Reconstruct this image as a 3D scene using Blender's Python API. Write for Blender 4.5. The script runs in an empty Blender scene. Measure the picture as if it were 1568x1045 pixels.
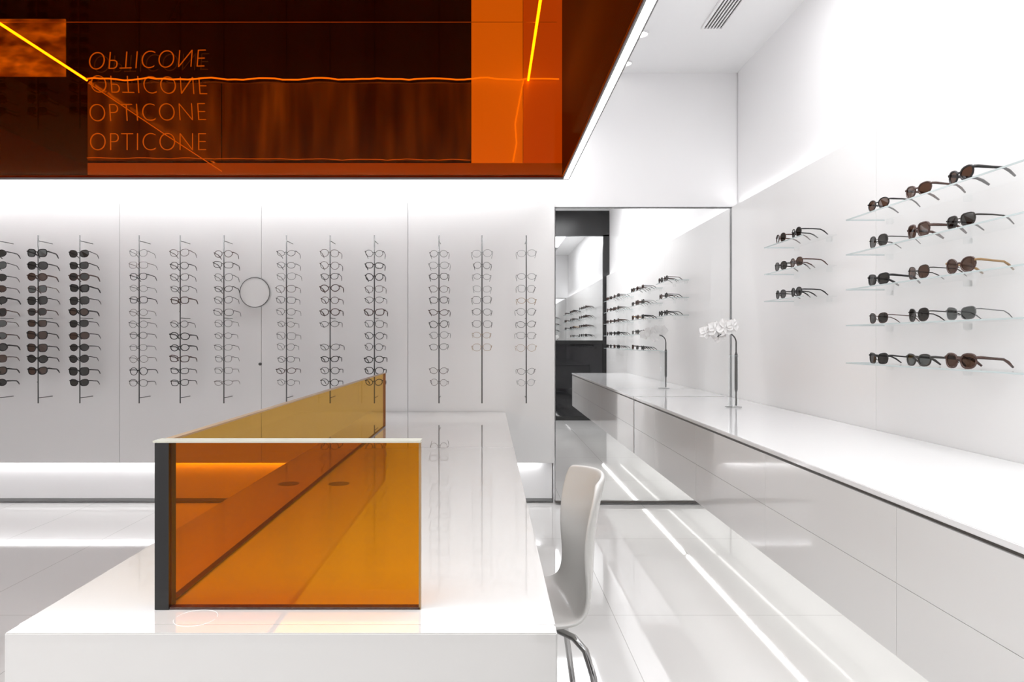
import bpy, bmesh, math, random
from mathutils import Vector, Matrix
random.seed(7)
sc = bpy.context.scene
try:
    sc.view_settings.view_transform = 'Standard'
    sc.view_settings.look = 'None'
except Exception: pass

# ------------------------------------------------------------ materials
def newmat(name):
    m = bpy.data.materials.new(name); m.use_nodes = True
    nt = m.node_tree
    for n in list(nt.nodes): nt.nodes.remove(n)
    out = nt.nodes.new('ShaderNodeOutputMaterial')
    return m, nt, out
def pbr(name, col, rough=0.5, metal=0.0, coat=0.0, spec=0.5, var=0.0, vscale=3.0, bump=0.0, em=0.0, emc=(1, 1, 1), stretch=None):
    m, nt, out = newmat(name)
    p = nt.nodes.new('ShaderNodeBsdfPrincipled')
    p.inputs['Base Color'].default_value = (*col, 1)
    p.inputs['Roughness'].default_value = rough
    p.inputs['Metallic'].default_value = metal
    p.inputs['Coat Weight'].default_value = coat
    p.inputs['Coat Roughness'].default_value = 0.02
    p.inputs['Specular IOR Level'].default_value = spec
    if em > 0:
        p.inputs['Emission Color'].default_value = (*emc, 1); p.inputs['Emission Strength'].default_value = em
    if var > 0 or bump > 0:
        tc = nt.nodes.new('ShaderNodeTexCoord')
        nz = nt.nodes.new('ShaderNodeTexNoise'); nz.inputs['Scale'].default_value = vscale
        if stretch:
            mp = nt.nodes.new('ShaderNodeMapping'); mp.inputs['Scale'].default_value = stretch
            nt.links.new(tc.outputs['Object'], mp.inputs[0]); nt.links.new(mp.outputs[0], nz.inputs['Vector'])
        else: nt.links.new(tc.outputs['Object'], nz.inputs['Vector'])
        if var > 0:
            r = nt.nodes.new('ShaderNodeMix'); r.data_type = 'RGBA'
            r.inputs[6].default_value = (*[max(0, c - var) for c in col], 1)
            r.inputs[7].default_value = (*[min(1, c + var) for c in col], 1)
            nt.links.new(nz.outputs['Fac'], r.inputs[0])
            nt.links.new(r.outputs[2], p.inputs['Base Color'])
            if em > 0 and stretch:
                mm = nt.nodes.new('ShaderNodeMath'); mm.operation = 'POWER'; mm.inputs[1].default_value = 3.5
                m2 = nt.nodes.new('ShaderNodeMath'); m2.operation = 'MULTIPLY'; m2.inputs[1].default_value = em * 11
                nt.links.new(nz.outputs['Fac'], mm.inputs[0]); nt.links.new(mm.outputs[0], m2.inputs[0])
                nt.links.new(m2.outputs[0], p.inputs['Emission Strength'])
        if bump > 0:
            b = nt.nodes.new('ShaderNodeBump'); b.inputs['Strength'].default_value = bump
            b.inputs['Distance'].default_value = 0.01
            nt.links.new(nz.outputs['Fac'], b.inputs['Height'])
            nt.links.new(b.outputs['Normal'], p.inputs['Normal'])
    nt.links.new(p.outputs[0], out.inputs[0])
    return m
def emis(name, col, s):
    m, nt, out = newmat(name)
    e = nt.nodes.new('ShaderNodeEmission')
    e.inputs[0].default_value = (*col, 1); e.inputs[1].default_value = s
    nt.links.new(e.outputs[0], out.inputs[0]); return m
def tint(name, col, base=.02, graz=.3, rough=0.01, glcol=(1, 1, 1)):
    m, nt, out = newmat(name)
    t = nt.nodes.new('ShaderNodeBsdfTransparent'); t.inputs[0].default_value = (*col, 1)
    g = nt.nodes.new('ShaderNodeBsdfGlossy'); g.inputs['Roughness'].default_value = rough
    g.inputs[0].default_value = (*glcol, 1)
    lw = nt.nodes.new('ShaderNodeLayerWeight'); lw.inputs[0].default_value = .5
    pw = nt.nodes.new('ShaderNodeMath'); pw.operation = 'POWER'; pw.inputs[1].default_value = 5
    ma = nt.nodes.new('ShaderNodeMath'); ma.operation = 'MULTIPLY_ADD'; ma.inputs[1].default_value = graz; ma.inputs[2].default_value = base
    mx = nt.nodes.new('ShaderNodeMixShader')
    nt.links.new(lw.outputs['Facing'], pw.inputs[0]); nt.links.new(pw.outputs[0], ma.inputs[0])
    nt.links.new(ma.outputs[0], mx.inputs[0])
    nt.links.new(t.outputs[0], mx.inputs[1]); nt.links.new(g.outputs[0], mx.inputs[2])
    nt.links.new(mx.outputs[0], out.inputs[0]); return m

M = {}
M['wall'] = pbr('wall_white', (.87, .865, .87), .45, var=.01, vscale=1.2)
M['panel'] = pbr('panel_lacquer', (.83, .828, .822), .30, var=.012, vscale=1.5)
M['ceil'] = pbr('ceiling_white', (.86, .86, .865), .7, var=.005)
M['gap'] = pbr('shadow_gap', (.25, .25, .25), .6)
M['desk'] = pbr('desk_gloss_white', (.72, .71, .69), .03, coat=1.0, var=.005, vscale=.8)
M['counter'] = pbr('counter_gloss', (.92, .92, .92), .08, coat=.3, var=.004)
M['cab'] = pbr('cabinet_gloss', (.83, .825, .81), .08, coat=.5, var=.005)
M['dark'] = pbr('dark_edge', (.10, .09, .08), .3)
M['black'] = pbr('black_frame', (.012, .012, .012), .25)
M['blackglass'] = pbr('black_glass', (.01, .01, .012), .03, spec=.6)
M['mirror'] = pbr('mirror_silver', (.95, .955, .955), .0, metal=1.0)
M['doormirror'] = pbr('door_glass_coated', (.78, .79, .79), .0, metal=1.0)
M['disc'] = pbr('disc_white', (.82, .82, .81), .15)
M['chrome'] = pbr('chrome', (.50, .50, .50), .12, metal=1.0)
M['steel'] = pbr('rod_steel', (.10, .10, .10), .3, metal=.5)
M['chair'] = pbr('chair_shell_plastic', (.64, .63, .605), .25, coat=.2, var=.004)
M['led'] = emis('led_white', (1, .98, .96), 7)
M['leddim'] = emis('led_white_dim', (1, .98, .96), 1.8)
M['tube'] = emis('reflection_tube', (1, .85, .5), 8)
M['tubedim'] = emis('reflection_tube_dim', (1, .8, .45), 1.4)
M['tubefaint'] = emis('reflection_tube_faint', (1, .8, .5), .6)
M['neon'] = emis('sign_reflection_letters', (1, .85, .7), .5)  # glow stands in for the sign's reflection
M['amber'] = tint('amber_acrylic', (.86, .52, .03), .012, .10, .0)
M['amberlight'] = tint('amber_acrylic_light', (.90, .69, .32), .012, .12, .0)
M['ambertop'] = tint('amber_ceiling_glass', (.95, .38, .03), .004, .03, .0, (1, .6, .3))
M['paleedge'] = pbr('polished_glass_edge', (.62, .62, .52), .1)
M['darkamber'] = pbr('recess_dark_mirror', (.03, .02, .015), .03, spec=.9, var=.015, vscale=1.1, bump=.12)
M['darkmatte'] = pbr('recess_dark_matte', (.035, .025, .02), .6, var=.015)
M['recessmid'] = pbr('recess_mid_glow', (.10, .075, .05), .10, var=.06, vscale=1.0, bump=.2, em=.03, stretch=(9, 1, 1.2))  # streaky emission paints a brownish glow; no lamp behind it
M['recesslow'] = pbr('recess_low_glow', (.35, .22, .15), .15, var=.1, vscale=2.0, em=.14)  # emission paints the reddish glow reflection along the recess bottom
M['recessglow'] = pbr('recess_glow_panel', (.55, .5, .45), .2, em=.52, emc=(1, 1, .9))  # emission added to brighten the surface; no light source behind it
M['recessglowred'] = pbr('recess_glow_panel_dim', (.40, .3, .2), .2, em=.36, emc=(1, .62, .5))  # dimmer, redder emission painted as glow, not a lit fixture
M['recessleft'] = pbr('recess_left_glow', (.4, .4, .3), .2, var=.3, vscale=1.5, bump=.8, em=.15, stretch=(4, 1, 9))  # streaky emission paints the tube's light on this corner
M['acrylic'] = tint('clear_acrylic', (.985, .99, .99), .02, .28, .01)
M['glassedge'] = pbr('shelf_glass_edge', (.56, .64, .64), .15)
M['f_black'] = pbr('frame_black', (.012, .011, .011), .25)
M['f_brown'] = pbr('frame_tortoise', (.075, .035, .018), .2, var=.04, vscale=120)
M['f_metal'] = pbr('frame_metal', (.05, .045, .04), .3, metal=.4)
M['f_tan'] = pbr('frame_tan', (.36, .22, .10), .3)
M['f_grey'] = pbr('frame_grey', (.20, .20, .20), .25)
M['l_dark'] = tint('lens_dark', (.05, .045, .04), .04)
M['l_brown'] = tint('lens_brown', (.11, .06, .04), .04)
M['l_grey'] = tint('lens_grey', (.15, .16, .155), .04)
M['l_clear'] = tint('lens_clear', (.97, .97, .97), .02)
M['petal'] = pbr('orchid_petal', (.92, .91, .90), .5)
m, nt, out = newmat('floor_tile_gloss')
p = nt.nodes.new('ShaderNodeBsdfPrincipled')
tc = nt.nodes.new('ShaderNodeTexCoord'); mp = nt.nodes.new('ShaderNodeMapping')
mp.inputs['Location'].default_value = (-.57 , -3.11 , 0)
br = nt.nodes.new('ShaderNodeTexBrick'); br.offset = 0.0
br.inputs['Scale'].default_value = 1.0; br.inputs['Brick Width'].default_value = .6
br.inputs['Row Height'].default_value = 1.2; br.inputs['Mortar Size'].default_value = .0018
br.inputs['Color1'].default_value = (.82, .815, .80, 1); br.inputs['Color2'].default_value = (.81, .805, .79, 1)
br.inputs['Mortar'].default_value = (.50, .49, .47, 1)
nt.links.new(tc.outputs['Object'], mp.inputs[0]); nt.links.new(mp.outputs[0], br.inputs[0])
nt.links.new(br.outputs[0], p.inputs['Base Color'])
p.inputs['Roughness'].default_value = .055; p.inputs['Coat Weight'].default_value = .5; p.inputs['Coat Roughness'].default_value = .02
nt.links.new(p.outputs[0], out.inputs[0]); M['floor'] = m

# ------------------------------------------------------------ mesh builder
class B:
    def __init__(s): s.v = []; s.f = []; s.m = []; s.mats = []; s.sm = []
    def mi(s, k):
        if k not in s.mats: s.mats.append(k)
        return s.mats.index(k)
    def add(s, vs, fs, k, smooth=False, mat=None):
        o = len(s.v); i = s.mi(k)
        for v in vs:
            v = Vector(v)
            s.v.append(mat @ v if mat is not None else v)
        for f in fs:
            s.f.append([a + o for a in f]); s.m.append(i); s.sm.append(smooth)
    def box(s, x0, x1, y0, y1, z0, z1, k, bev=0, mat=None):
        bm = bmesh.new()
        bmesh.ops.create_cube(bm, size=1)
        for v in bm.verts:
            v.co = Vector(((x0 + x1) / 2 + v.co.x * (x1 - x0), (y0 + y1) / 2 + v.co.y * (y1 - y0), (z0 + z1) / 2 + v.co.z * (z1 - z0)))
        if bev > 0: bmesh.ops.bevel(bm, geom=bm.edges[:], offset=bev, segments=2, affect='EDGES')
        bm.verts.index_update()
        s.add([v.co.copy() for v in bm.verts], [[v.index for v in f.verts] for f in bm.faces], k, False, mat)
        bm.free()
    def tube(s, pts, r, k, closed=False, n=6, mat=None, caps=True, flat=1.0):
        pts = [Vector(p) for p in pts]; N = len(pts); vs = []; fs = []
        rs = r if isinstance(r, (list, tuple)) else [r] * N
        up = None
        for i in range(N):
            if closed: t = pts[(i + 1) % N] - pts[i - 1]
            else: t = pts[min(i + 1, N - 1)] - pts[max(i - 1, 0)]
            if t.length < 1e-9: t = Vector((0, 0, 1))
            t.normalize()
            if up is None:
                up = Vector((0, 0, 1)) if abs(t.z) < .9 else Vector((1, 0, 0))
                if closed: up = Vector((0, 1, 0))
            a = (up - t * up.dot(t)).normalized(); b = t.cross(a)
            if not closed: up = a
            for j in range(n):
                an = 2 * math.pi * j / n
                vs.append(pts[i] + a * math.cos(an) * rs[i] * flat + b * math.sin(an) * rs[i])
        for i in range(N if closed else N - 1):
            i2 = (i + 1) % N
            for j in range(n):
                j2 = (j + 1) % n
                fs.append([i * n + j, i * n + j2, i2 * n + j2, i2 * n + j])
        if not closed and caps:
            fs.append(list(range(n))[::-1]); fs.append([(N - 1) * n + j for j in range(n)])
        s.add(vs, fs, k, True, mat)
    def disc(s, c, r, z, k, n=40, mat=None):
        vs = [(c[0] + r * math.cos(2 * math.pi * i / n), c[1] + r * math.sin(2 * math.pi * i / n), z) for i in range(n)]
        s.add(vs, [list(range(n))], k, False, mat)
    def obj(s, name, parent=None):
        me = bpy.data.meshes.new(name)
        me.from_pydata([tuple(v) for v in s.v], [], s.f)
        for k in s.mats: me.materials.append(M[k])
        me.polygons.foreach_set('material_index', s.m)
        me.polygons.foreach_set('use_smooth', s.sm)
        me.update()
        o = bpy.data.objects.new(name, me); sc.collection.objects.link(o)
        if parent: o.parent = parent
        return o
def empty(name, loc=(0, 0, 0)):
    e = bpy.data.objects.new(name, None); sc.collection.objects.link(e); e.location = loc; e.empty_display_size = .1
    return e
def sbox(name, *a, parent=None, bev=0):
    b = B(); b.box(*a, bev=bev); return b.obj(name, parent)
def area(name, loc, sx, sy, power, rot=(0, 0, 0), col=(.985, .985, 1.0), parent=None):
    l = bpy.data.lights.new(name, 'AREA'); l.shape = 'RECTANGLE'; l.size = sx; l.size_y = sy
    l.energy = power; l.color = col
    o = bpy.data.objects.new(name, l); sc.collection.objects.link(o); o.location = loc; o.rotation_euler = rot
    if parent: o.parent = parent
    return o

XL = -4.7; YF = -.30; CZ = 3.30
# ------------------------------------------------------------ room shell
sbox('floor', XL - .1, 2.0, YF - .1, 5.4, -.1, 0, 'floor')
b = B()
b.box(.58, 2.0, YF - .1, 5.4, CZ, CZ + .1, 'ceil')
b.box(XL - .1, .58, YF - .1, 1.60, CZ, CZ + .1, 'ceil')
b.box(XL - .1, .58, 4.92, 5.4, CZ, CZ + .1, 'ceil')
b.obj('ceiling')
b = B()
b.box(XL - .1, .50, 5.30, 5.40, 0, CZ, 'wall')
b.box(.50, 2.0, 5.24, 5.40, 0, 2.27, 'wall')
b.box(.50, 2.0, 5.215, 5.40, 2.275, CZ, 'wall')
b.obj('wall_back')
sbox('wall_right', 1.90, 2.0, YF, 5.2, 0, CZ, 'wall')
sbox('wall_left', XL - .1, XL, YF, 5.3, 0, CZ, 'wall')
b = B()
b.box(XL - .1, .2, YF - .1, YF, 0, CZ, 'wall')
b.box(.2, 1.9, YF - .1, YF - .01, 3.0, CZ, 'black')
b.obj('wall_front')
e = empty('door_1')
b = B()
b.box(.2, 1.9, YF - .08, YF - .0, 2.90, CZ - .005, 'black'); b.box(.2, 1.9, YF - .08, YF, 0.001, .06, 'black')
b.box(1.80, 1.9, YF - .08, YF, .06, 2.92, 'black'); b.box(.2, .28, YF - .08, YF, .06, 2.92, 'black')
b.box(1.0, 1.05, YF - .08, YF, .06, 2.92, 'black'); b.box(.28, 1.8, YF - .08, YF, 1.20, 1.26, 'black')
b.obj('door_frame', e)
b = B()
b.box(.28, 1.8, YF - .05, YF - .03, 1.26, 2.90, 'doormirror')
b.box(.28, 1.8, YF - .05, YF - .03, .06, 1.20, 'blackglass')
b.obj('door_glass', e)

# display wall panels
e = empty('display_wall_panels')
xs = [-4.66, -3.93, -2.81, -1.73, -.614, .505]
for i in range(5):
    sbox('panel_%d' % (i + 1), xs[i] + .0015, xs[i + 1] - .0015, 5.20, 5.232, .32, 2.31, 'panel', parent=e)
b = B(); b.box(XL + .02, .50, 5.232, 5.298, .36, 2.27, 'gap'); b.obj('backing', e)
sbox('baseboard_back', XL + .02, .49, 5.27, 5.298, .035, .355, 'wall')
sbox('trim_1', XL + .02, .49, 5.265, 5.298, .012, .033, 'gap')
e = empty('wall_mirror')
sbox('mirror_glass', .512, 1.846, 5.212, 5.236, .03, 2.262, 'mirror', parent=e)
b = B(); b.box(.508, 1.85, 5.20, 5.238, .016, .03, 'dark'); b.box(.508, 1.85, 5.208, 5.214, 2.262, 2.268, 'gap'); b.obj('mirror_trim', e)

# right wall panels
e = empty('side_wall_panels')
ys = [5.19, 3.26, 1.30, -.28]
for i in range(3):
    sbox('panel_%d' % (i + 1), 1.85, 1.872, ys[i + 1] + .001, ys[i] - .001, .03, 2.27, 'panel', parent=e)
sbox('backing', 1.872, 1.885, -.27, 5.19, .06, 2.24, 'gap', parent=e)

# ------------------------------------------------------------ amber ceiling soffit
e = empty('amber_glass_ceiling')
SZ = 2.42; SX = .53; SY0 = 1.62; SY1 = 4.90; ST = 3.85
sbox('amber_glass', XL + .01, SX, SY0, SY1 - .02, SZ, SZ + .012, 'ambertop', parent=e)
b = B()
b.box(XL + .01, SX, SY1 - .02, SY1 - .015, SZ + .015, ST, 'darkamber')
b.box(-.122, .245, SY1 - .03, SY1 - .021, SZ + .10, ST, 'recessglow')
b.box(.248, SX - .005, SY1 - .03, SY1 - .021, SZ + .10, ST, 'recessglowred')
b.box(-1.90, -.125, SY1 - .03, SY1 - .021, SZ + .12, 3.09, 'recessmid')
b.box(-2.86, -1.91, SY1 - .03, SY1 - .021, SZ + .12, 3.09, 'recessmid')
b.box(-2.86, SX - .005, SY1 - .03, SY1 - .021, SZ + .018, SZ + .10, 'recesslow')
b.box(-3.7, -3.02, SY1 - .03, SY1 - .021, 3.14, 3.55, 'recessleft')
b.box(SX - .004, SX, SY0, SY1 - .02, SZ + .015, ST, 'darkmatte')
b.box(XL + .01, SX, SY0, SY0 + .005, SZ + .015, ST, 'darkmatte')
b.box(XL + .01, SX, SY0, SY1 - .02, ST, ST + .01, 'darkmatte')
b.obj('recess_lining', e)
b = B()
b.box(SX + .04, SX + .05, SY0 - .01, SY1 + .01, SZ, ST, 'wall')
b.box(XL + .01, SX + .04, SY1, SY1 + .01, SZ - .0, ST, 'wall')
b.box(XL + .01, SX + .04, SY0 - .02, SY0 - .01, SZ, ST, 'wall')
b.box(XL + .01, SX + .045, SY1 - .015, SY1, SZ - .012, SZ + .01, 'gap')
b.box(SX, SX + .008, SY0, SY1 - .015, SZ - .010, SZ + .01, 'gap')
b.box(SX + .042, SX + .048, SY0, SY1 - .015, SZ - .010, SZ + .0, 'gap')
b.obj('soffit_casing', e)
sbox('edge_led', SX + .008, SX + .042, SY0, SY1 - .015, SZ - .008, SZ + .01, 'led', parent=e)
b = B()
def wav(p0, p1, n, a):
    o = []
    for i in range(n + 1):
        t = i / n; p = Vector(p0).lerp(Vector(p1), t)
        p.z += a * math.sin(i * .9) * random.random(); o.append(p)
    return o
b.tube(wav((.283, 2.4, 3.11), (.283, 4.86, 3.11), 20, .0), .009, 'tube')  # glowing tubes added in place of the ceiling's light reflections
b.tube(wav((-2.86, 2.4, 3.11), (-2.86, 4.86, 3.11), 20, .0), .009, 'tube')
b.tube(wav((-2.86, 4.84, 3.11), (.50, 4.84, 3.11), 60, .012), .0055, 'tubedim', n=6)
b.tube(wav((-2.86, 4.86, 2.555), (-.13, 4.86, 2.54), 60, .006), .002, 'tubefaint', n=6)
b.tube([(-3.2, 4.0, 3.12), (.4, 4.0, 3.12)], .002, 'recesslow', n=6)
b.tube([(.25, 4.865, 3.11), (.22, 4.865, 2.96), (.19, 4.865, 2.80), (.20, 4.865, 2.66), (.175, 4.865, 2.53)], .004, 'tubedim', n=6)  # right tube's mirrored continuation, drawn as a dim glowing line
b.tube([(-2.85, 4.862, 3.09), (-2.3, 4.862, 2.72), (-1.9, 4.862, 2.46)], .003, 'tubefaint', n=6)  # left tube's reflection, drawn as a faint glowing line
b.obj('reflection_tubes', e)
se = empty('sign_reflection', (-2.42, 4.85, 2.95)); se.parent = e  # lettering built in place of the sign's reflections, some rows flipped
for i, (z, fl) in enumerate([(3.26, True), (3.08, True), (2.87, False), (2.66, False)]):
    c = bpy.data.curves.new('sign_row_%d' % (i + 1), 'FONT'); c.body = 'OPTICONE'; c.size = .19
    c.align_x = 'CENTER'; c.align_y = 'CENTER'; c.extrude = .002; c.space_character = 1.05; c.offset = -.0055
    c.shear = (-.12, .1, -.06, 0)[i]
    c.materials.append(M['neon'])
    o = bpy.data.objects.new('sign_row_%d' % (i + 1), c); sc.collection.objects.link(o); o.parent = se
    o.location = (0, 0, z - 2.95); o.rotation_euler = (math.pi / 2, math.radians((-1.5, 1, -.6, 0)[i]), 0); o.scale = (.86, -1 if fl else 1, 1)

# ------------------------------------------------------------ ceiling grille + downlights
e = empty('air_vent')
b = B()
gx0, gx1, gy0, gy1 = 1.40, 1.52, 3.75, 4.45
b.box(gx0, gx1, gy0, gy1, CZ - .004, CZ + .0, 'black')
for i in range(7):
    x = gx0 + i * (gx1 - gx0) / 6
    b.box(x - .004, x + .004, gy0, gy1, CZ - .012, CZ - .004, 'wall')
b.box(gx0 - .012, gx0, gy0 - .01, gy1 + .01, CZ - .014, CZ, 'wall'); b.box(gx1, gx1 + .012, gy0 - .01, gy1 + .01, CZ - .014, CZ, 'wall')
b.box(gx0, gx1, gy0 - .012, gy0, CZ - .014, CZ, 'wall'); b.box(gx0, gx1, gy1, gy1 + .012, CZ - .014, CZ, 'wall')
b.obj('grille', e)
for (x, y) in [(1.02, 4.55), (1.01, 5.03)]:
    b = B()
    ring = [(x + .045 * math.cos(a * math.pi / 16), y + .045 * math.sin(a * math.pi / 16), CZ - .004) for a in range(32)]
    b.tube(ring, .005, 'wall', closed=True); b.disc((x, y), .042, CZ - .003, 'led')
    b.obj('recessed_downlight')

# ------------------------------------------------------------ desk
DT = .71; DX0 = -.894; DX1 = .127; DY0 = 1.26; DY1 = 5.19
e = empty('reception_desk')
b = B()
b.box(DX0, DX1, DY0 + .04, DY1, DT - .05, DT, 'desk')
b.box(DX0, DX1, DY0, DY0 + .04, 0.0, DT, 'desk', bev=.002)
b.obj('desk_top', e)
b = B()
b.box(DX0 + .01, DX0 + .04, DY0 + .04, DY1 - .1, 0.0, DT - .05, 'desk')
b.box(DX0 + .04, DX1 - .05, 4.5, 4.54, 0.0, DT - .05, 'desk')
b.obj('desk_panels', e)
b = B()
for (x, y) in [(-.755, 2.58), (-.565, 2.58), (-.57, 1.33)]:
    ring = [(x + .04 * math.cos(a * math.pi / 20), y + .04 * math.sin(a * math.pi / 20), DT - .0007) for a in range(40)]
    b.tube(ring, .0012, 'f_grey' if y > 2 else 'panel', closed=True)
    if y > 2: b.disc((x, y), .038, DT + .0003, 'f_grey')
b.obj('cable_grommets', e)

# amber screen
AT = DT + .34
e = empty('amber_desk_screen')
sbox('front_panel', -.64, -.140, 1.372, 1.384, DT + .005, AT - .004, 'amber', parent=e)
sbox('side_panel', -.662, -.650, 1.402, 4.30, DT + .005, AT - .004, 'amberlight', parent=e)
b = B()
b.box(-.669, -.641, 1.368, 1.400, DT + .001, AT - .004, 'black')
b.obj('corner_post', e)
b = B()
b.box(-.672, -.136, 1.366, 1.404, AT - .004, AT, 'paleedge')
b.box(-.665, -.648, 1.404, 4.30, AT - .004, AT, 'f_tan')
b.box(-.640, -.138, 1.370, 1.386, DT + .001, DT + .005, 'f_brown')
b.box(-.664, -.648, 1.402, 4.30, DT + .001, DT + .005, 'f_brown')
b.box(-.140, -.136, 1.370, 1.386, DT + .001, AT - .004, 'f_tan')
b.box(-.664, -.648, 4.30, 4.304, DT + .001, AT, 'f_tan')
b.obj('panel_edges', e)

# ------------------------------------------------------------ wall-hung counter
e = empty('wall_hung_counter')
CT = .825; CX = 1.107; CY0 = 1.36; CY1 = 5.20
sbox('counter_top', CX, 1.848, CY0, CY1, CT - .018, CT, 'counter', parent=e, bev=.002)
b = B()
b.box(CX + .010, 1.845, CY0 + .01, CY1, CT - .028, CT - .018, 'dark')  # dark strip stands in for the gap shadow under the top
b.box(CX + .022, 1.845, CY0 + .02, CY1, .395, CT - .030, 'gap')
b.obj('carcass', e)
b = B()
js = [CY0, 1.86, 2.74, 3.66, 4.57, CY1]
hz = 1.25 - .66
for i in range(5):
    b.box(CX + .004, CX + .022, js[i] + .0008, js[i + 1] - .0008, .39, hz - .0008, 'cab')
    b.box(CX + .004, CX + .022, js[i] + .0008, js[i + 1] - .0008, hz + .0008, CT - .029, 'cab')
b.box(CX + .022, 1.845, CY0, CY0 + .02, .39, CT - .031, 'cab')
b.box(CX + .022, 1.845, CY0, CY1, .385, .395, 'cab')
b.obj('drawer_fronts', e)
sbox('under_led_1', 1.50, 1.514, CY0 + .05, CY1 - .02, .376, .385, 'led', parent=e)
sbox('under_led_2', 1.74, 1.748, CY0 + .05, CY1 - .02, .376, .385, 'leddim', parent=e)

# ------------------------------------------------------------ glasses generator
def glasses(b, mt, fr='f_black', lens='l_clear', rx=.026, rz=.020, ex=2.4, r=.0013, temple=None, cat=0.0, tl=1.0):
    temple = temple or fr
    cxx = .008 + rx
    for sgn in (-1, 1):
        pts = []
        n = 20
        for i in range(n):
            a = 2 * math.pi * i / n; c = math.cos(a); s = math.sin(a)
            x = rx * math.copysign(abs(c) ** (2 / ex), c); z = rz * math.copysign(abs(s) ** (2 / ex), s)
            if z < 0: x *= 1 - .12 * (-z / rz)
            z += cat * (x / rx) * (1 if z > 0 else .3)
            xx = sgn * (cxx + x)
            pts.append((xx, .006 * (abs(xx) / .06) ** 2, z))
        b.tube(pts, r, fr, closed=True, n=6, mat=mt)
        b.add([Vector(p) + Vector((0, .0005, 0)) for p in pts], [list(range(n))], lens, False, mt)
        xo = cxx + rx
        tp = [(sgn * (xo - .001), .004, .009 + cat), (sgn * (xo + .005), .007, .010 + cat), (sgn * (xo + .006), .02 * tl, .010 + cat), (sgn * (xo + .007), .06 * tl, .009), (sgn * (xo + .007), .10 * tl, .006),
              (sgn * (xo + .004), .12 * tl, -.004), (sgn * xo, .14 * tl, -.0205)]
        b.tube(tp, [r * 1.1, r * 1.2, r * 1.3, r * 1.1, r * 1.1, r * 1.3, r * .9], temple, n=5, mat=mt, flat=1.3)
        b.tube([(sgn * .009, .001, -.002), (sgn * .007, .007, -.008)], .0012, fr, n=4, mat=mt)
    b.tube([(-.0095, 0, .005), (-.004, -.001, .0075), (.004, -.001, .0075), (.0095, 0, .005)], r * 1.1, fr, n=5, mat=mt)

def rack(u, kind, missing=()):
    Y = 5.02; X = (u - 748) / 1045 * Y
    b = B()
    b.tube([(X, Y + .012, .79), (X, Y + .012, 2.03)], .0045, 'steel', n=8)
    for z in (.83, 1.42, 1.99):
        b.tube([(X, Y + .012, z), (X, 5.198, z)], .003, 'steel', n=6)
    for i in range(12):
        z = 1.895 - i * .0865
        b.tube([(X, Y + .012, z + .006), (X, Y + .001, z + .004)], .003, 'steel', n=6)
        if i in missing: continue
        s = random.uniform(1.02, 1.10)
        mt = Matrix.Translation((X + random.uniform(-.002, .002), Y - .002, z + random.uniform(-.004, .004))) @ \
            Matrix.Rotation(random.uniform(-.05, .05), 4, 'Y') @ Matrix.Rotation(random.uniform(-.05, .05), 4, 'Z') @ Matrix.Scale(s, 4)
        kw = dict(rx=random.uniform(.025, .029), rz=random.uniform(.019, .025), ex=random.choice([2.0, 2.2, 2.6, 3.2]), cat=random.choice([0, 0, .002, .004]))
        if kind == 'sun':
            fr = random.choice(['f_black', 'f_black', 'f_brown', 'f_black']); ln = random.choice(['l_dark', 'l_dark', 'l_brown', 'l_grey'])
            kw['rz'] = random.uniform(.023, .027); kw['rx'] = .029
            glasses(b, mt, fr, ln, r=random.choice([.002, .0026, .0034]), **kw)
        elif kind == 'thick':
            glasses(b, mt, random.choice(['f_black', 'f_black', 'f_brown', 'f_black']), 'l_clear', r=random.choice([.0018, .0022, .0030]), **kw)
        elif kind == 'thin':
            glasses(b, mt, random.choice(['f_black', 'f_metal', 'f_black', 'f_brown']), 'l_clear', r=random.choice([.0013, .0016, .0022]), **kw)
        else:
            glasses(b, mt, random.choice(['f_metal', 'f_grey', 'f_metal', 'f_tan']), 'l_clear', r=random.choice([.0011, .0013, .0016]), **kw)
    b.obj('eyewear_display_rack')
for u, k, ms in [(-70, 'sun', ()), (-5, 'sun', ()), (57, 'sun', (11,)), (121, 'sun', ()), (212, 'thin', ()), (275, 'thick', (5,)), (342, 'thin', ()),
             (438, 'thin', ()), (505, 'thick', (7,)), (573, 'thick', ()), (672, 'thin', (9,)), (738, 'light', (9, 10, 11)), (806, 'light', (1, 9))]:
    rack(u, k, ms)

# round wall mirror
b = B()
cx, cz, R = -1.775, 1.62, .113
ring = [(cx + R * math.cos(a * math.pi / 32), 5.185, cz + R * math.sin(a * math.pi / 32)) for a in range(64)]
b.tube(ring, .003, 'steel', closed=True, n=8)
b.add([(p[0], 5.184, p[2]) for p in ring], [list(range(64))], 'disc')
b.tube([(cx, 5.186, cz), (cx, 5.199, cz)], .02, 'steel', n=16)
b.obj('round_mirror')
b = B(); b.tube([(-1.737, 5.185, 1.075), (-1.737, 5.199, 1.075)], .011, 'steel', n=16); b.obj('panel_lock')

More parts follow.
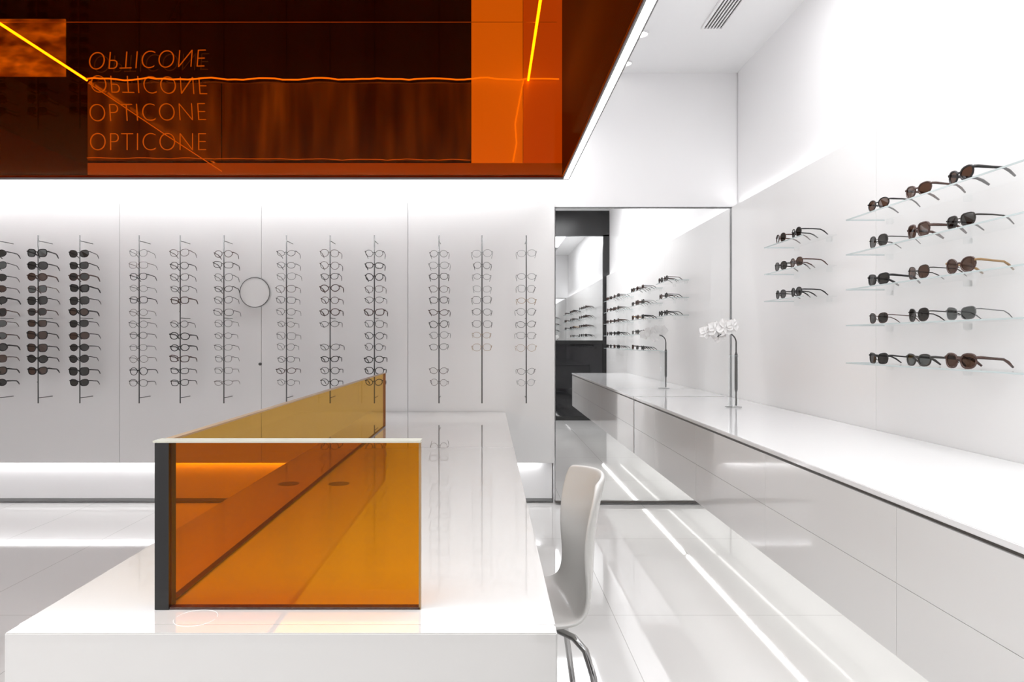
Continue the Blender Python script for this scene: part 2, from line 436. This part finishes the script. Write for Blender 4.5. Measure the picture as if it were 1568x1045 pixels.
# ------------------------------------------------------------ glass shelves on side wall
SH = [1.817, 1.655, 1.492, 1.325, 1.150]
def shelves(y0, y1, rows, name='glass_display_shelf'):
    for z in rows:
        b = B()
        b.box(1.67, 1.848, y0, y1, z - .006, z - .0005, 'acrylic')
        b.box(1.668, 1.670, y0, y1, z - .006, z, 'glassedge')
        b.box(1.668, 1.848, y1, y1 + .002, z - .006, z, 'glassedge')
        n = max(2, int((y1 - y0) / .4) + 1)
        for i in range(n):
            y = y0 + .06 + (y1 - y0 - .12) * i / (n - 1)
            b.box(1.825, 1.8495, y - .010, y + .010, z - .032, z - .007, 'acrylic', bev=.002)
        b.obj(name)
shelves(2.05, 3.185, SH); shelves(3.62, 4.13, SH[:3]); shelves(.55, 1.75, SH)
def sung(y, z, fr, ln, r=.002, rz=.023, rx=.027, ex=2.3, temple=None, cat=0):
    b = B()
    s = 1.05
    mt = Matrix.Rotation(math.radians(random.uniform(-5, 5)), 4, 'Z') @ Matrix.Rotation(-math.pi / 2, 4, 'Z') @ Matrix.Scale(s, 4)
    glasses(b, mt, fr, ln, rx=rx, rz=rz, r=r, ex=ex, temple=temple, cat=cat, tl=.99)
    low = min(v.z for v in b.v)
    o = b.obj('sunglasses'); o.location = (1.682, y, z - low + .0008)
Y3 = [2.955, 2.68, 2.44]
spec = [
    [('f_black', 'l_brown', .0022), ('f_brown', 'l_brown', .003), ('f_black', 'l_brown', .0035)],
    [('f_metal', 'l_dark', .0014), ('f_brown', 'l_brown', .0035), ('f_metal', 'l_dark', .002)],
    [('f_black', 'l_dark', .003), ('f_metal', 'l_brown', .0014), ('f_brown', 'l_brown', .0028, 'f_tan')],
    [('f_brown', 'l_dark', .0013), ('f_metal', 'l_dark', .0016), ('f_grey', 'l_grey', .0013)],
    [('f_black', 'l_dark', .0022), ('f_metal', 'l_grey', .003), ('f_brown', 'l_brown', .0035)]]
for z, row in zip(SH, spec):
    for y, sp in zip(Y3, row):
        sung(y, z, sp[0], sp[1], sp[2], temple=sp[3] if len(sp) > 3 else None, ex=random.choice([2.2, 2.6, 3.2]), rz=random.choice([.021, .024]), rx=.0285, cat=random.choice([0, .002, .003]))
for z in SH[:3]:
    for y in (3.94, 3.74):
        sung(y, z, random.choice(['f_brown', 'f_black']), random.choice(['l_dark', 'l_brown']), .0022)
for z in SH:
    for y in (.75, 1.0, 1.28, 1.55):
        sung(y, z, random.choice(['f_brown', 'f_black', 'f_metal']), random.choice(['l_dark', 'l_brown', 'l_grey']), .0024)

# ------------------------------------------------------------ orchid in vase on counter
e = empty('orchid_in_vase', (1.56, 4.35, CT + .001))
b = B()
def lathe(b, prof, k, n=28, mat=None):
    vs = []; fs = []
    for (r, z) in prof:
        for j in range(n):
            a = 2 * math.pi * j / n; vs.append((r * math.cos(a), r * math.sin(a), z))
    for i in range(len(prof) - 1):
        for j in range(n):
            j2 = (j + 1) % n; fs.append([i * n + j, i * n + j2, (i + 1) * n + j2, (i + 1) * n + j])
    b.add(vs, fs, k, True, mat)
lathe(b, [(.0, 0), (.050, 0), (.050, .005), (.032, .010), (.031, .33), (.029, .33), (.029, .014), (0, .014)], 'acrylic')
ring = [(.030 * math.cos(a * math.pi / 16), .030 * math.sin(a * math.pi / 16), .33) for a in range(32)]
b.tube(ring, .0012, 'glassedge', closed=True)
ring = [(.050 * math.cos(a * math.pi / 16), .050 * math.sin(a * math.pi / 16), .004) for a in range(32)]
b.tube(ring, .0015, 'f_grey', closed=True)
b.obj('glass_vase', e)
b = B()
stem = []; rr = []
for i in range(40):
    t = i / 39
    if t < .6: stem.append((.018, 0, .012 + t / .6 * .40)); rr.append(.010 if .15 < t < .5 else .005)
    else:
        a = (t - .6) / .4 * math.pi * .8
        stem.append((.018 - .065 + .065 * math.cos(a), 0, .412 + .065 * math.sin(a))); rr.append(.0045)
b.tube(stem, rr, 'steel', n=8)
b.obj('stem', e)
b = B()
def flower(b, c, R, rot):
    base = Matrix.Translation(c) @ rot
    for kx in range(5):
        a = 2 * math.pi * kx / 5; mt = base @ Matrix.Rotation(a, 4, 'Y')
        w = R * (.62 if kx in (1, 4) else .42)
        vs = []; fs = []
        for i in range(6):
            t = i / 5; ww = w * math.sin(math.pi * min(.97, t * .85 + .1))
            for j in range(5):
                s = (j - 2) / 2; vs.append((ww * s, -.12 * R * s * s + .2 * R * t * t - .05 * R, t * R))
        for i in range(5):
            for j in range(4): fs.append([i * 5 + j, i * 5 + j + 1, (i + 1) * 5 + j + 1, (i + 1) * 5 + j])
        b.add(vs, fs, 'petal', True, mt)
    b.tube([base @ Vector((0, 0, 0)), base @ Vector((0, -.01, -.006))], .004, 'petal', n=6)
for (dx, dy, dz, R) in [(-.06, -.01, .51, .06), (-.12, .0, .50, .055), (-.01, -.012, .52, .05), (-.175, .01, .48, .045), (-.085, .02, .46, .05)]:
    flower(b, Vector((dx, dy, dz)), R, Matrix.Rotation(random.uniform(-.5, .5), 4, 'Z') @ Matrix.Rotation(random.uniform(-.4, .4), 4, 'Y'))
b.obj('flowers', e)

# ------------------------------------------------------------ chair (faces the desk, -x)
e = empty('shell_chair', (.04, 2.18, 0)); e.rotation_euler = (0, 0, math.radians(6))
prof = [(-.17, .365, .19), (-.155, .395, .20), (-.10, .407, .21), (0, .402, .215), (.10, .395, .215), (.18, .395, .21), (.235, .41, .20), (.268, .455, .185),
        (.283, .53, .172), (.288, .61, .175), (.295, .70, .188), (.308, .77, .195), (.320, .815, .185), (.325, .832, .165)]
b = B(); vs = []; fs = []; nt_ = 15
for i, (x, z, w) in enumerate(prof):
    back = min(1, max(0, (i - 5) / 4))
    for j in range(nt_):
        t = (j / (nt_ - 1)) * 2 - 1
        vs.append((x - back * .06 * t * t, w * t, z + (1 - back) * .02 * t * t - back * .012 * t * t * (1 if i > 10 else 0)))
for i in range(len(prof) - 1):
    for j in range(nt_ - 1):
        a = i * nt_ + j; fs.append([a, a + 1, a + nt_ + 1, a + nt_])
b.add(vs, fs, 'chair', True)
o = b.obj('shell', e)
md = o.modifiers.new('s', 'SOLIDIFY'); md.thickness = .016; md.offset = 0
md = o.modifiers.new('ss', 'SUBSURF'); md.levels = 2; md.render_levels = 2
b = B()
for sx in (-1, 1):
    for sy in (-1, 1):
        P = [(.06 + sx * .02, sy * .03, .372), (.06 + sx * .08, sy * .09, .370), (.06 + sx * .14, sy * .155, .36), (.06 + sx * .17, sy * .18, .33), (.06 + sx * .19, sy * .195, .26), (.06 + sx * .23, sy * .225, .0)]
        b.tube(P, .0105, 'chrome', n=10)
b.box(-.01, .13, -.05, .05, .366, .386, 'chrome', bev=.004)
b.obj('leg_frame', e)

# ------------------------------------------------------------ lights
area('ceiling_fill_light', (1.2, 2.2, CZ - .02), .6, 3.0, 43)  # added general fill over the aisle, no such fixture in view
area('ceiling_fill_light', (-2.0, .65, CZ - .02), 4.4, 1.2, 92)  # added general fill over the near left side, out of view
area('cove_led_back', (-2.1, 5.07, 2.75), 5.0, .03, 6)
for i in range(9):
    area('cove_spot_back', (-4.3 + i * .57, 5.03, 2.95), .025, .025, 4.3)
area('cove_led_back_up', (-2.1, 5.27, 2.32), 5.0, .03, 4, (math.pi, 0, 0))
area('cove_led_side', (1.886, 2.45, 2.265), .022, 5.4, 5, (math.pi, 0, 0))
area('plinth_led_back', (-2.1, 5.25, .33), 5.0, .03, 7)
area('under_counter_led', (1.507, 3.3, .372), .014, 3.7, 3.6)

w = bpy.data.worlds.new('world'); sc.world = w; w.use_nodes = True
w.node_tree.nodes['Background'].inputs[0].default_value = (1, 1, 1, 1)
w.node_tree.nodes['Background'].inputs[1].default_value = .1

# ------------------------------------------------------------ camera
cam = bpy.data.cameras.new('camera'); co = bpy.data.objects.new('camera', cam); sc.collection.objects.link(co)
cam.sensor_width = 36; cam.lens = 24.0; cam.clip_start = .02
co.location = (0, 0, 1.25); co.rotation_euler = (math.pi / 2, 0, 0)
cam.shift_x = (784 - 748) / 1568; cam.shift_y = 0
sc.camera = co
